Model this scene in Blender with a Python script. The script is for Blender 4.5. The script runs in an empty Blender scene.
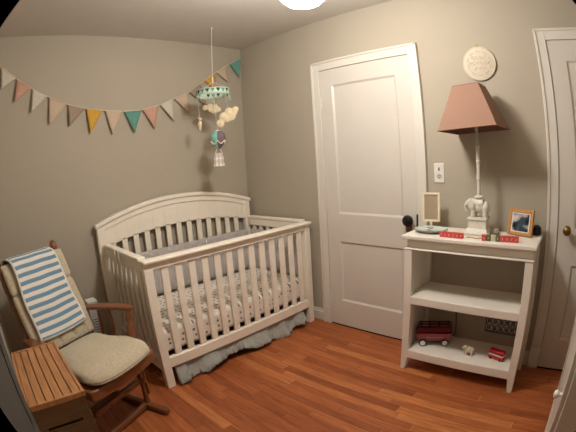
import bpy, bmesh, math, random
from mathutils import Vector, Matrix, noise
random.seed(7)
SC = bpy.context.scene
COL = SC.collection
PI = math.pi

# ------------------------------------------------------------------ camera
CAM = Vector((-2.31245, -2.77771, 1.35492))
yaw, pitch, roll = math.radians(43.205913), math.radians(-8.695158), math.radians(-3.557665)
fwd = Vector((math.cos(pitch)*math.cos(yaw), math.cos(pitch)*math.sin(yaw), math.sin(pitch)))
rgt = Vector((math.sin(yaw), -math.cos(yaw), 0))
upv = rgt.cross(fwd)
c_, s_ = math.cos(roll), math.sin(roll)
r2 = rgt*c_ + upv*s_
u2 = upv*c_ - rgt*s_
cd = bpy.data.cameras.new('camera')
cam = bpy.data.objects.new('camera', cd)
COL.objects.link(cam)
M3 = Matrix((r2, u2, -fwd)).transposed()
cam.matrix_world = Matrix.Translation(CAM) @ M3.to_4x4()
cd.type = 'PANO'                                   # the photo was taken through a clip-on fisheye lens
cd.panorama_type = 'FISHEYE_LENS_POLYNOMIAL'
cd.sensor_width, cd.sensor_height = 57.6, 43.2
cd.fisheye_polynomial_k0 = 0
cd.fisheye_polynomial_k1 = -0.02604104
cd.fisheye_polynomial_k2 = 0
cd.fisheye_polynomial_k3 = -1.18856e-6
cd.fisheye_polynomial_k4 = 0
cd.shift_x = (288-296.3226)/576
cd.shift_y = (217.2307-216)/432
cd.fisheye_fov = math.radians(110.9)
cd.clip_start = 0.01
SC.camera = cam

# ------------------------------------------------------------------ world, light, exposure
w = bpy.data.worlds.new('world'); SC.world = w; w.use_nodes = True
w.node_tree.nodes['Background'].inputs[0].default_value = (0.02, 0.02, 0.022, 1)
w.node_tree.nodes['Background'].inputs[1].default_value = 0.3
LAMP_STRENGTH = 108.0
LAMP_COLOR = (1.0, 0.95, 0.90, 1)
SC.view_settings.view_transform = 'Standard'
SC.view_settings.look = 'None'
SC.view_settings.exposure = 0.0
SC.view_settings.gamma = 1.0
SC.view_settings.use_curve_mapping = False

# ------------------------------------------------------------------ materials
MATS = {}
def s2l(c):
    return tuple((x/12.92 if x <= 0.04045 else ((x+0.055)/1.055)**2.4) for x in [v/255 for v in c])
def mat(name, rgb, rough=0.6, spec=0.5, metal=0.0, var=0.06, scale=30.0, bump=0.0, bscale=200.0, sheen=0.0, coat=0.0, stretch=None):
    """paint / cloth / metal with a little procedural variation; rgb is sRGB 0-255"""
    if name in MATS: return MATS[name]
    m = bpy.data.materials.new(name); m.use_nodes = True
    nt = m.node_tree; N = nt.nodes; L = nt.links
    b = N['Principled BSDF']
    b.inputs['Roughness'].default_value = rough
    b.inputs['Specular IOR Level'].default_value = spec
    b.inputs['Metallic'].default_value = metal
    b.inputs['Sheen Weight'].default_value = sheen
    b.inputs['Coat Weight'].default_value = coat
    tc = N.new('ShaderNodeTexCoord'); src = tc.outputs['Object']
    if stretch:
        mp = N.new('ShaderNodeMapping'); mp.inputs['Scale'].default_value = stretch
        L.new(src, mp.inputs['Vector']); src = mp.outputs['Vector']
    n = N.new('ShaderNodeTexNoise'); n.inputs['Scale'].default_value = scale; n.inputs['Detail'].default_value = 4
    L.new(src, n.inputs['Vector'])
    base = s2l(rgb)
    r = N.new('ShaderNodeValToRGB')
    r.color_ramp.elements[0].position = 0.3; r.color_ramp.elements[1].position = 0.7
    r.color_ramp.elements[0].color = tuple(max(0, v*(1-var)) for v in base)+(1,)
    r.color_ramp.elements[1].color = tuple(min(1, v*(1+var)) for v in base)+(1,)
    L.new(n.outputs['Fac'], r.inputs['Fac']); L.new(r.outputs['Color'], b.inputs['Base Color'])
    if bump > 0:
        n2 = N.new('ShaderNodeTexNoise'); n2.inputs['Scale'].default_value = bscale; n2.inputs['Detail'].default_value = 3
        L.new(src, n2.inputs['Vector'])
        bp = N.new('ShaderNodeBump'); bp.inputs['Strength'].default_value = bump; bp.inputs['Distance'].default_value = 0.002
        L.new(n2.outputs['Fac'], bp.inputs['Height']); L.new(bp.outputs['Normal'], b.inputs['Normal'])
    MATS[name] = m
    return m

M_wall = mat('wall paint', (178, 168, 150), 0.85, 0.25, var=0.015, scale=3, bump=0.25, bscale=160)
M_ceil = mat('ceiling paint', (206, 200, 190), 0.9, 0.2, var=0.02, scale=8, bump=0.4, bscale=70)
M_trim = mat('trim paint', (218, 212, 200), 0.4, 0.5, var=0.015, scale=6)
M_door = mat('door paint', (212, 205, 194), 0.38, 0.5, var=0.015, scale=5)
M_door_panel = M_door
M_crib = mat('crib paint', (244, 235, 218), 0.4, 0.5, var=0.02, scale=8)
M_table = mat('table paint', (236, 229, 216), 0.38, 0.5, var=0.02, scale=8)
M_wood = mat('glider wood', (128, 78, 46), 0.35, 0.5, var=0.28, scale=14, coat=0.25, stretch=(1, 1, 7))
M_wood_arm = mat('glider arm wood', (128, 74, 44), 0.35, 0.5, var=0.28, scale=14, coat=0.25, stretch=(7, 1.5, 4))
M_cush = mat('cushion cloth', (196, 183, 157), 0.95, 0.1, var=0.13, scale=90, bump=0.9, bscale=260, sheen=0.2)
M_cream = mat('cream felt', (222, 205, 170), 0.95, 0.1, var=0.05, scale=60, bump=0.4)
M_black = mat('black paint', (16, 15, 16), 0.3, 0.5)
M_brass = mat('aged brass', (150, 118, 66), 0.35, 0.5, metal=1.0)
M_steel = mat('steel', (150, 146, 140), 0.35, 0.5, metal=1.0)
M_shade = mat('rose lampshade cloth', (155, 121, 103), 0.9, 0.15, var=0.04, scale=120, bump=0.3, bscale=400)
M_shade_in = mat('lampshade lining', (128, 94, 82), 0.9, 0.1)
M_ceramic = mat('white ceramic', (216, 211, 196), 0.45, 0.5, var=0.08, scale=60, bump=0.5, bscale=140)
M_plast = mat('white plastic', (228, 224, 214), 0.4, 0.5)
M_grey = mat('grey metal', (92, 92, 90), 0.5, 0.5)
M_skirt = mat('crib skirt cloth', (166, 166, 158), 0.95, 0.1, var=0.06, scale=25, bump=0.4)
M_bumper = mat('bumper cloth', (186, 179, 175), 0.95, 0.1, var=0.06, scale=25, bump=0.4)
M_frame_wood = mat('honey wood', (186, 134, 74), 0.45, 0.5, var=0.2, scale=20, stretch=(1, 6, 1))
M_mirror_frame = mat('cream frame paint', (238, 224, 190), 0.4, 0.5)
M_linen = mat('beige linen', (172, 154, 130), 0.9, 0.1, var=0.08, scale=150, bump=0.4)
M_red = mat('red paint', (190, 24, 34), 0.35, 0.5, var=0.08)
M_darkred = mat('wagon red', (140, 14, 26), 0.3, 0.6, var=0.1, coat=0.3)
M_redblock = mat('red block paint', (206, 82, 74), 0.5, 0.4, var=0.12, scale=80)
M_greenblock = mat('green block paint', (96, 108, 80), 0.5, 0.4, var=0.12, scale=80)
M_white = mat('white paint', (232, 228, 216), 0.5, 0.4)
M_pale = mat('pale glyph paint', (232, 176, 162), 0.5, 0.4)
M_rubber = mat('black rubber', (22, 21, 21), 0.6, 0.3)
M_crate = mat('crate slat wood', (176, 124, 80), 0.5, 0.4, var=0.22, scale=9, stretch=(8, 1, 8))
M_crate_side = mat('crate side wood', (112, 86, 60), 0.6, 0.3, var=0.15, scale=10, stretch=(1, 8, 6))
M_mint = mat('mint felt', (188, 212, 192), 0.95, 0.1)
M_teal = mat('teal felt', (100, 150, 138), 0.95, 0.1, var=0.06, scale=60)
M_mustard = mat('mustard felt', (204, 158, 70), 0.95, 0.1, var=0.06, scale=60)
M_pinkf = mat('salmon felt', (200, 156, 136), 0.95, 0.1, var=0.06, scale=60)
M_beigef = mat('blush felt', (200, 178, 154), 0.95, 0.1, var=0.06, scale=60)
M_whitef = mat('off white felt', (204, 196, 178), 0.95, 0.1, var=0.06, scale=60)
M_taupef = mat('taupe felt', (160, 142, 122), 0.95, 0.1, var=0.06, scale=60)
M_mauve = mat('mauve felt', (120, 104, 110), 0.95, 0.1)
M_string = mat('string', (214, 196, 164), 0.9, 0.1)
M_dark = mat('dark opening', (12, 11, 10), 0.9, 0.1)
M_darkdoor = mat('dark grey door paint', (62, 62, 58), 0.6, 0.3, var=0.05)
M_plate = mat('pale green glazed ceramic', (196, 204, 192), 0.25, 0.6)
M_sheet_side = None

def floor_material():
    m = bpy.data.materials.new('oak strip floor'); m.use_nodes = True
    nt = m.node_tree; N = nt.nodes; L = nt.links; b = N['Principled BSDF']
    def math_(op, a, bb=None, cc=None):
        n = N.new('ShaderNodeMath'); n.operation = op
        for i, v in enumerate((a, bb, cc)):
            if v is None: continue
            if isinstance(v, (int, float)): n.inputs[i].default_value = v
            else: L.new(v, n.inputs[i])
        return n.outputs[0]
    tc = N.new('ShaderNodeTexCoord'); sep = N.new('ShaderNodeSeparateXYZ'); L.new(tc.outputs['Object'], sep.inputs[0])
    X, Y = sep.outputs[0], sep.outputs[1]
    xs = math_('DIVIDE', X, 0.057); ix = math_('FLOOR', xs); fx = math_('FRACT', xs)
    wn = N.new('ShaderNodeTexWhiteNoise'); wn.noise_dimensions = '1D'; L.new(ix, wn.inputs['W'])
    yo = math_('MULTIPLY_ADD', wn.outputs['Value'], 7.0, Y); ys = math_('DIVIDE', yo, 0.85); iy = math_('FLOOR', ys); fy = math_('FRACT', ys)
    cb = N.new('ShaderNodeCombineXYZ'); L.new(ix, cb.inputs[0]); L.new(iy, cb.inputs[1])
    wn2 = N.new('ShaderNodeTexWhiteNoise'); wn2.noise_dimensions = '2D'; L.new(cb.outputs[0], wn2.inputs['Vector'])
    ramp = N.new('ShaderNodeValToRGB'); cr = ramp.color_ramp
    cr.elements[0].position = 0; cr.elements[0].color = s2l((150, 82, 45))+(1,)
    cr.elements[1].position = 1; cr.elements[1].color = s2l((206, 136, 82))+(1,)
    e = cr.elements.new(0.45); e.color = s2l((172, 98, 56))+(1,)
    e = cr.elements.new(0.85); e.color = s2l((182, 108, 62))+(1,)
    L.new(wn2.outputs['Value'], ramp.inputs['Fac'])
    mp = N.new('ShaderNodeMapping'); mp.inputs['Scale'].default_value = (26, 2.2, 1); L.new(tc.outputs['Object'], mp.inputs['Vector'])
    cb2 = N.new('ShaderNodeVectorMath'); cb2.operation = 'ADD'; L.new(mp.outputs[0], cb2.inputs[0]); L.new(wn2.outputs['Color'], cb2.inputs[1])
    gn = N.new('ShaderNodeTexNoise'); gn.inputs['Scale'].default_value = 2.2; gn.inputs['Detail'].default_value = 7; gn.inputs['Roughness'].default_value = 0.65
    L.new(cb2.outputs[0], gn.inputs['Vector'])
    gr = N.new('ShaderNodeValToRGB'); gr.color_ramp.elements[0].position = 0.3; gr.color_ramp.elements[0].color = (0.62, 0.56, 0.5, 1)
    gr.color_ramp.elements[1].position = 0.7; gr.color_ramp.elements[1].color = (1.2, 1.16, 1.1, 1)
    L.new(gn.outputs['Fac'], gr.inputs['Fac'])
    mx = N.new('ShaderNodeMix'); mx.data_type = 'RGBA'; mx.blend_type = 'MULTIPLY'; mx.inputs['Factor'].default_value = 1
    L.new(ramp.outputs['Color'], mx.inputs['A']); L.new(gr.outputs['Color'], mx.inputs['B'])
    g1 = math_('LESS_THAN', fx, 0.045); g2 = math_('LESS_THAN', fy, 0.004); g = math_('MAXIMUM', g1, g2)
    gf = math_('MULTIPLY', g, 0.45)
    mx2 = N.new('ShaderNodeMix'); mx2.data_type = 'RGBA'; L.new(gf, mx2.inputs['Factor'])
    L.new(mx.outputs['Result'], mx2.inputs['A']); 
    sd = N.new('ShaderNodeValToRGB'); sd.color_ramp.interpolation = 'CONSTANT'
    sd.color_ramp.elements[0].color = s2l((70, 32, 16))+(1,); sd.color_ramp.elements[1].position = .68; sd.color_ramp.elements[1].color = s2l((240, 178, 120))+(1,)
    sp2 = N.new('ShaderNodeSeparateColor'); L.new(wn2.outputs['Color'], sp2.inputs[0]); L.new(sp2.outputs[1], sd.inputs['Fac']); L.new(sd.outputs['Color'], mx2.inputs['B'])
    L.new(mx2.outputs['Result'], b.inputs['Base Color'])
    b.inputs['Roughness'].default_value = 0.42; b.inputs['Specular IOR Level'].default_value = 0.35
    bp = N.new('ShaderNodeBump'); bp.inputs['Strength'].default_value = 0.12; bp.inputs['Distance'].default_value = 0.001
    L.new(gn.outputs['Fac'], bp.inputs['Height']); L.new(bp.outputs['Normal'], b.inputs['Normal'])
    return m
M_floor = floor_material()

def dotted_material():
    """white cotton printed with small grey-brown dots"""
    m = bpy.data.materials.new('dotted cotton'); m.use_nodes = True
    nt = m.node_tree; N = nt.nodes; L = nt.links; b = N['Principled BSDF']
    tc = N.new('ShaderNodeTexCoord')
    v = N.new('ShaderNodeTexVoronoi'); v.inputs['Scale'].default_value = 21; v.inputs['Randomness'].default_value = 0.45
    v.voronoi_dimensions = '2D'
    sx = N.new('ShaderNodeSeparateXYZ'); L.new(tc.outputs['Object'], sx.inputs[0])
    sm_ = N.new('ShaderNodeMath'); sm_.operation = 'SUBTRACT'; L.new(sx.outputs[1], sm_.inputs[0]); L.new(sx.outputs[2], sm_.inputs[1])
    sa_ = N.new('ShaderNodeMath'); sa_.operation = 'MULTIPLY_ADD'; L.new(sx.outputs[1], sa_.inputs[0]); sa_.inputs[1].default_value = .15; L.new(sx.outputs[0], sa_.inputs[2])
    cm_ = N.new('ShaderNodeCombineXYZ'); L.new(sa_.outputs[0], cm_.inputs[0]); L.new(sm_.outputs[0], cm_.inputs[1]); L.new(cm_.outputs[0], v.inputs['Vector'])
    r = N.new('ShaderNodeValToRGB'); cr = r.color_ramp
    cr.elements[0].position = 0.17; cr.elements[0].color = (1, 1, 1, 1); cr.elements[1].position = 0.23; cr.elements[1].color = (0, 0, 0, 1)
    L.new(v.outputs['Distance'], r.inputs['Fac'])
    sep = N.new('ShaderNodeSeparateColor'); L.new(v.outputs['Color'], sep.inputs[0])
    rr = N.new('ShaderNodeValToRGB'); c2 = rr.color_ramp
    c2.elements[0].color = s2l((120, 108, 92))+(1,); c2.elements[1].color = s2l((164, 142, 128))+(1,)
    L.new(sep.outputs[0], rr.inputs['Fac'])
    mx = N.new('ShaderNodeMix'); mx.data_type = 'RGBA'; L.new(r.outputs['Color'], mx.inputs['Factor'])
    mx.inputs['A'].default_value = s2l((232, 224, 212))+(1,); L.new(rr.outputs['Color'], mx.inputs['B'])
    L.new(mx.outputs['Result'], b.inputs['Base Color']); b.inputs['Roughness'].default_value = 0.95
    return m
M_dots = dotted_material()

def stripe_material():
    """crocheted white and blue bands, running across the blanket (uses its own UV)"""
    m = bpy.data.materials.new('striped blanket knit'); m.use_nodes = True
    nt = m.node_tree; N = nt.nodes; L = nt.links; b = N['Principled BSDF']
    uv = N.new('ShaderNodeUVMap'); uv.uv_map = 'UVMap'
    sep = N.new('ShaderNodeSeparateXYZ'); L.new(uv.outputs[0], sep.inputs[0])
    n = N.new('ShaderNodeTexNoise'); n.inputs['Scale'].default_value = 40; L.new(uv.outputs[0], n.inputs['Vector'])
    ma = N.new('ShaderNodeMath'); ma.operation = 'MULTIPLY_ADD'; L.new(n.outputs['Fac'], ma.inputs[0]); ma.inputs[1].default_value = 0.008; L.new(sep.outputs[1], ma.inputs[2])
    mu = N.new('ShaderNodeMath'); mu.operation = 'MULTIPLY'; L.new(ma.outputs[0], mu.inputs[0]); mu.inputs[1].default_value = 9.5
    fr = N.new('ShaderNodeMath'); fr.operation = 'FRACT'; L.new(mu.outputs[0], fr.inputs[0])
    r = N.new('ShaderNodeValToRGB'); cr = r.color_ramp; cr.interpolation = 'LINEAR'
    cr.elements[0].position = 0.44; cr.elements[0].color = s2l((116, 150, 174))+(1,)
    cr.elements[1].position = 0.50; cr.elements[1].color = s2l((234, 228, 216))+(1,)
    e = cr.elements.new(0.96); e.color = s2l((234, 228, 216))+(1,)
    e = cr.elements.new(1.0); e.color = s2l((116, 150, 174))+(1,)
    L.new(fr.outputs[0], r.inputs['Fac'])
    # white border along both sides
    a1 = N.new('ShaderNodeMath'); a1.operation = 'SUBTRACT'; L.new(sep.outputs[0], a1.inputs[0]); a1.inputs[1].default_value = 0.5
    a2 = N.new('ShaderNodeMath'); a2.operation = 'ABSOLUTE'; L.new(a1.outputs[0], a2.inputs[0])
    a3 = N.new('ShaderNodeMath'); a3.operation = 'GREATER_THAN'; L.new(a2.outputs[0], a3.inputs[0]); a3.inputs[1].default_value = 0.465
    a4 = N.new('ShaderNodeMath'); a4.operation = 'LESS_THAN'; L.new(sep.outputs[1], a4.inputs[0]); a4.inputs[1].default_value = 0.025
    a5 = N.new('ShaderNodeMath'); a5.operation = 'MAXIMUM'; L.new(a3.outputs[0], a5.inputs[0]); L.new(a4.outputs[0], a5.inputs[1])
    mx = N.new('ShaderNodeMix'); mx.data_type = 'RGBA'; L.new(a5.outputs[0], mx.inputs['Factor'])
    L.new(r.outputs['Color'], mx.inputs['A']); mx.inputs['B'].default_value = s2l((234, 228, 216))+(1,)
    L.new(mx.outputs['Result'], b.inputs['Base Color']); b.inputs['Roughness'].default_value = 0.95
    wv = N.new('ShaderNodeTexWave'); wv.inputs['Scale'].default_value = 30; wv.bands_direction = 'Y'; L.new(uv.outputs[0], wv.inputs['Vector'])
    bp = N.new('ShaderNodeBump'); bp.inputs['Strength'].default_value = 0.5; bp.inputs['Distance'].default_value = 0.002
    L.new(wv.outputs['Fac'], bp.inputs['Height']); L.new(bp.outputs['Normal'], b.inputs['Normal'])
    return m
M_stripe = stripe_material()

def photo_material():
    """print in the wooden frame: dark and pale smudges of a picture"""
    m = bpy.data.materials.new('small colour print'); m.use_nodes = True
    nt = m.node_tree; N = nt.nodes; L = nt.links; b = N['Principled BSDF']
    tc = N.new('ShaderNodeTexCoord')
    v = N.new('ShaderNodeTexVoronoi'); v.inputs['Scale'].default_value = 26; v.feature = 'SMOOTH_F1'; L.new(tc.outputs['Object'], v.inputs['Vector'])
    sep = N.new('ShaderNodeSeparateColor'); L.new(v.outputs['Color'], sep.inputs[0])
    r = N.new('ShaderNodeValToRGB'); cr = r.color_ramp
    cr.elements[0].position = 0.15; cr.elements[0].color = s2l((24, 28, 34))+(1,)
    cr.elements[1].position = 0.8; cr.elements[1].color = s2l((206, 196, 186))+(1,)
    e = cr.elements.new(0.38); e.color = s2l((62, 78, 92))+(1,)
    e = cr.elements.new(0.52); e.color = s2l((176, 160, 150))+(1,)
    e = cr.elements.new(0.66); e.color = s2l((150, 156, 178))+(1,)
    L.new(sep.outputs[0], r.inputs['Fac']); L.new(r.outputs['Color'], b.inputs['Base Color']); b.inputs['Roughness'].default_value = 0.25
    return m
M_photo = photo_material()

def emission_material():
    m = bpy.data.materials.new('lit frosted glass'); m.use_nodes = True
    nt = m.node_tree; nt.nodes.clear()
    e = nt.nodes.new('ShaderNodeEmission'); o = nt.nodes.new('ShaderNodeOutputMaterial')
    e.inputs[0].default_value = LAMP_COLOR; e.inputs[1].default_value = LAMP_STRENGTH
    nt.links.new(e.outputs[0], o.inputs[0])
    return m
M_lit = emission_material()

# ------------------------------------------------------------------ mesh helpers
class MB:
    def __init__(s): s.v = []; s.f = []; s.uv = {}
    def add(s, vs, fs):
        o = len(s.v); s.v += [tuple(v) for v in vs]; s.f += [tuple(i+o for i in f) for f in fs]; return s
    def box(s, x0, x1, y0, y1, z0, z1, M=None):
        vs = [Vector((x, y, z)) for z in (z0, z1) for y in (y0, y1) for x in (x0, x1)]
        if M: vs = [M @ v for v in vs]
        return s.add(vs, [(0, 2, 3, 1), (4, 5, 7, 6), (0, 1, 5, 4), (1, 3, 7, 5), (3, 2, 6, 7), (2, 0, 4, 6)])
    def hexa(s, bot, top):
        """four bottom and four top corners, same order"""
        return s.add(list(bot)+list(top), [(3, 2, 1, 0), (4, 5, 6, 7), (0, 1, 5, 4), (1, 2, 6, 5), (2, 3, 7, 6), (3, 0, 4, 7)])
    def tube(s, pts, r, n=10, cap=True, closed=False):
        pts = [Vector(p) for p in pts]; rs = r if isinstance(r, (list, tuple)) else [r]*len(pts)
        rings = []; prev = None
        for i, p in enumerate(pts):
            if closed: t = pts[(i+1) % len(pts)]-pts[i-1]
            else: t = pts[min(i+1, len(pts)-1)]-pts[max(i-1, 0)]
            t.normalize()
            if prev is None:
                a = Vector((0, 0, 1)) if abs(t.z) < 0.9 else Vector((1, 0, 0))
                u = t.cross(a).normalized()
            else:
                u = (prev-t*prev.dot(t)).normalized()
            prev = u; w_ = t.cross(u)
            rings.append([p+(u*math.cos(2*PI*k/n)+w_*math.sin(2*PI*k/n))*rs[i] for k in range(n)])
        vs = [v for rg in rings for v in rg]; fs = []
        m = len(rings)
        for i in range(m if closed else m-1):
            j = (i+1) % m
            for k in range(n):
                fs.append((i*n+k, i*n+(k+1) % n, j*n+(k+1) % n, j*n+k))
        if cap and not closed:
            fs.append(tuple(reversed(range(n)))); fs.append(tuple((m-1)*n+k for k in range(n)))
        return s.add(vs, fs)
    def lathe(s, prof, c=(0, 0, 0), n=24, M=None, cap=True):
        """profile of (radius, z)"""
        c = Vector(c); vs = []
        for r, z in prof:
            for k in range(n):
                a = 2*PI*k/n; v = Vector((r*math.cos(a), r*math.sin(a), z))
                vs.append((M @ v if M else v)+c)
        fs = []
        for i in range(len(prof)-1):
            for k in range(n):
                fs.append((i*n+k, i*n+(k+1) % n, (i+1)*n+(k+1) % n, (i+1)*n+k))
        if cap:
            fs.append(tuple(reversed(range(n)))); fs.append(tuple((len(prof)-1)*n+k for k in range(n)))
        return s.add(vs, fs)
    def ell(s, c, r, M=None, n=16, m=10):
        prof = [(max(1e-4, math.sin(PI*i/m)), -math.cos(PI*i/m)) for i in range(m+1)]
        R = Matrix.Diagonal(Vector(r)); R = (M @ R) if M else R
        return s.lathe(prof, c, n, R)
    def prism(s, pts, d0, d1, fn):
        """polygon pts (2-D) extruded from d0 to d1; fn(u, v, d) -> 3-D"""
        n = len(pts); vs = [fn(u, v, d0) for u, v in pts]+[fn(u, v, d1) for u, v in pts]
        fs = [tuple(reversed(range(n))), tuple(range(n, 2*n))]+[(i, (i+1) % n, n+(i+1) % n, n+i) for i in range(n)]
        return s.add(vs, fs)
    def grid(s, fn, nu, nv):
        vs = [fn(i/(nu-1), j/(nv-1)) for j in range(nv) for i in range(nu)]
        fs = [(j*nu+i, j*nu+i+1, (j+1)*nu+i+1, (j+1)*nu+i) for j in range(nv-1) for i in range(nu-1)]
        return s.add(vs, fs)

def setp(o, label=None, cat=None, group=None, kind=None):
    if label: o['label'] = label
    if cat: o['category'] = cat
    if group: o['group'] = group
    if kind: o['kind'] = kind
    return o
def thing(name, label, cat, loc=(0, 0, 0), rz=0, group=None):
    o = bpy.data.objects.new(name, None); COL.objects.link(o)
    o.location = loc; o.rotation_euler = (0, 0, rz); o.empty_display_size = 0.05
    return setp(o, label, cat, group)
def obj(name, mb, m, parent=None, bevel=0.0, smooth=False, seg=2, subsurf=0, label=None, fixn=True):
    me = bpy.data.meshes.new(name); me.from_pydata(mb.v, [], mb.f)
    for x in (m if isinstance(m, (list, tuple)) else [m]): me.materials.append(x)
    if fixn:
        bm = bmesh.new(); bm.from_mesh(me); bmesh.ops.recalc_face_normals(bm, faces=bm.faces); bm.to_mesh(me); bm.free()
    if smooth or bevel:
        for p in me.polygons: p.use_smooth = True
        if not subsurf: me.set_sharp_from_angle(angle=math.radians(42))
    me.update()
    o = bpy.data.objects.new(name, me); COL.objects.link(o)
    if parent: o.parent = parent
    if bevel:
        b = o.modifiers.new('b', 'BEVEL'); b.width = bevel; b.segments = seg; b.limit_method = 'ANGLE'; b.angle_limit = math.radians(40)
    if subsurf:
        sb = o.modifiers.new('s', 'SUBSURF'); sb.levels = subsurf; sb.render_levels = subsurf
    if label: o['label'] = label
    return o
def struct(name, mb, m, parent=None, **k):
    o = obj(name, mb, m, parent, **k)
    if not parent: o['kind'] = 'structure'
    return o
def P(name, fn_args, m, parent, **k):          # one-box part
    return obj(name, MB().box(*fn_args), m, parent, **k)

# ------------------------------------------------------------------ room shell
H = 2.466; XL = -2.42; YF = -3.5
struct('floor', MB().box(XL-.1, .1, YF-.1, .1, -.1, 0), M_floor)
struct('ceiling', MB().box(XL-.1, .1, YF-.1, .1, H, H+.1), M_ceil)
struct('wall_back', MB().box(XL-.1, .1, 0, .1, 0, H), M_wall)
struct('wall_right', MB().box(0, .1, YF-.1, 0, 0, H), M_wall)
struct('wall_left', MB().box(XL-.1, XL, YF-.1, 0, 0, H), M_wall)
struct('wall_front', MB().box(XL, 0, YF-.1, YF, 0, H), M_wall)

def baseboard(name, runs):
    mb = MB()
    for f in runs: f(mb)
    struct(name, mb, M_trim, bevel=.004)
BH = .105
def bb_x(x0, x1, y0, y1):     # board of the back wall
    return lambda mb: (mb.box(x0, x1, y0, y1, 0, BH-.02), mb.box(x0, x1, y1-.009, y1, BH-.02, BH))
def bb_y(y0, y1):
    return lambda mb: (mb.box(-.016, 0, y0, y1, 0, BH-.02), mb.box(-.009, 0, y0, y1, BH-.02, BH))
baseboard('baseboard_back', [bb_x(XL, -.017, -.016, 0)])
baseboard('baseboard_right', [bb_y(-.862, -.001), bb_y(-2.607, -1.782)])

def panel_door(name, ys, ye, casL, h=2.033, cas=.071, shift=0):
    """ys: hinge-side y of the slab, ye: the other side (smaller y); wall surface at x = 0"""
    r = bpy.data.objects.new(name, None); COL.objects.link(r); r['kind'] = 'structure'; r.location = (0, (ys+ye)/2 + shift, 0)
    oy = (ys+ye)/2
    def Y(y): return y-oy
    # casing: two uprights, head, plinth blocks, with an inner bead
    mb = MB()
    mb.box(-.022, 0, Y(ys), Y(ys)+cas, .15, h+cas); mb.box(-.022, 0, Y(ye)-cas, Y(ye), .15, h+cas)
    mb.box(-.0219, 0, Y(ye), Y(ys), h, h+cas)
    mb.box(-.029, 0, Y(ys)+cas-.016, Y(ys)+cas+.002, .15, h+cas+.002); mb.box(-.029, 0, Y(ye)-cas-.002, Y(ye)-cas+.016, .15, h+cas+.002)
    mb.box(-.029, 0, Y(ye)-cas, Y(ys)+cas, h+cas-.014, h+cas+.002)
    obj('casing', mb, M_trim, r, bevel=.003)
    for yy in (ys, ye-cas):
        obj('plinth_block', MB().box(-.028, 0, Y(yy)-.002, Y(yy)+cas+.004, 0, .15), M_trim, r, bevel=.003)
    # slab: stiles and rails around two recessed panels with sloped moulding
    s0, s1 = Y(ye)+.003, Y(ys)-.003
    a, b_ = Y(ye)+.112, Y(ys)-.112
    zs = [(.225, .712), (.925, 1.902)]
    xf = -.014; xr = -.003
    mb = MB()
    mb.box(xf, 0, s0, a, .012, h-.003); mb.box(xf, 0, b_, s1, .012, h-.003)
    for z0, z1 in ((.012, zs[0][0]), (zs[0][1], zs[1][0]), (zs[1][1], h-.003)):
        mb.box(xf, 0, a, b_, z0, z1)
    for z0, z1 in zs:
        t = .014
        o = [(a, z0), (b_, z0), (b_, z1), (a, z1)]; i = [(a+t, z0+t), (b_-t, z0+t), (b_-t, z1-t), (a+t, z1-t)]
        mb.add([(xf+.001, y, z) for y, z in o]+[(xr, y, z) for y, z in i], [(0, 1, 5, 4), (1, 2, 6, 5), (2, 3, 7, 6), (3, 0, 4, 7), (4, 5, 6, 7)])
    obj('slab', mb, M_door, r)
    obj('threshold_gap', MB().box(-.012, -.001, s0, s1, 0, .012), M_dark, r)
    return r, oy
d1, oy = panel_door('door_1', -.936, -1.707, True, shift=-.012)
# black knob, its rosette, latch strike, hinges
RX = Matrix.Rotation(-PI/2, 4, 'Y')
ky = -1.652-oy
k = obj('knob', MB().lathe([(.002, -.02), (.012, -.018), (.012, .022), (.022, .026), (.036, .036), (.040, .046), (.036, .058), (.020, .066), (.001, .068)], (-.014, ky, .916), 28, RX), M_black, d1, smooth=True, label='round black door knob')
obj('escutcheon', MB().box(-.019, -.013, ky-.012, ky+.034, .832, .935), mat('old bronze', (120, 98, 84), .45, .5, metal=.6), d1, bevel=.003)
obj('strike_plate', MB().box(-.0305, -.0215, Y_ := -1.713-oy, -1.7035-oy, .868, .958), M_black, d1)
for hz in (.24, 1.78):
    mb = MB(); mb.lathe([(.006, -.045), (.006, .045)], (-.024, -.938-oy, hz), 10)
    for q in (-.048, .048): mb.ell((-.024, -.938-oy, hz+q), (.005, .005, .006), n=8, m=6)
    mb.box(-.0185, -.013, -.955-oy, -.938-oy, hz-.044, hz+.044)
    obj('hinge', mb, M_trim, d1, smooth=True)
d2, oy2 = panel_door('door_2', -2.681, -3.43, False)
ky = -2.745-oy2
obj('knob', MB().lathe([(.002, -.02), (.024, -.004), (.024, .003), (.010, .006), (.010, .03), (.019, .036), (.027, .046), (.027, .054), (.018, .064), (.001, .067)], (-.014, ky, .925), 24, RX), M_brass, d2, smooth=True, label='aged brass door knob')

# open dark door leaf right beside the camera, against the left wall
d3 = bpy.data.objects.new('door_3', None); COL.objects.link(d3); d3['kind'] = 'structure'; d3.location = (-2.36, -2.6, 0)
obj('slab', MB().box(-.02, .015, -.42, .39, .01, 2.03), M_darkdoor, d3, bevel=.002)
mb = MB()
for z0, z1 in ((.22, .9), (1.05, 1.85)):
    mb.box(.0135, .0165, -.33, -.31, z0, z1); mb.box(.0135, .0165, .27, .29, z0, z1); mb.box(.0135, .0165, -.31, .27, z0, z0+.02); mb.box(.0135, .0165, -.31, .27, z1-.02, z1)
obj('panel_moulding', mb, M_darkdoor, d3)

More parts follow.
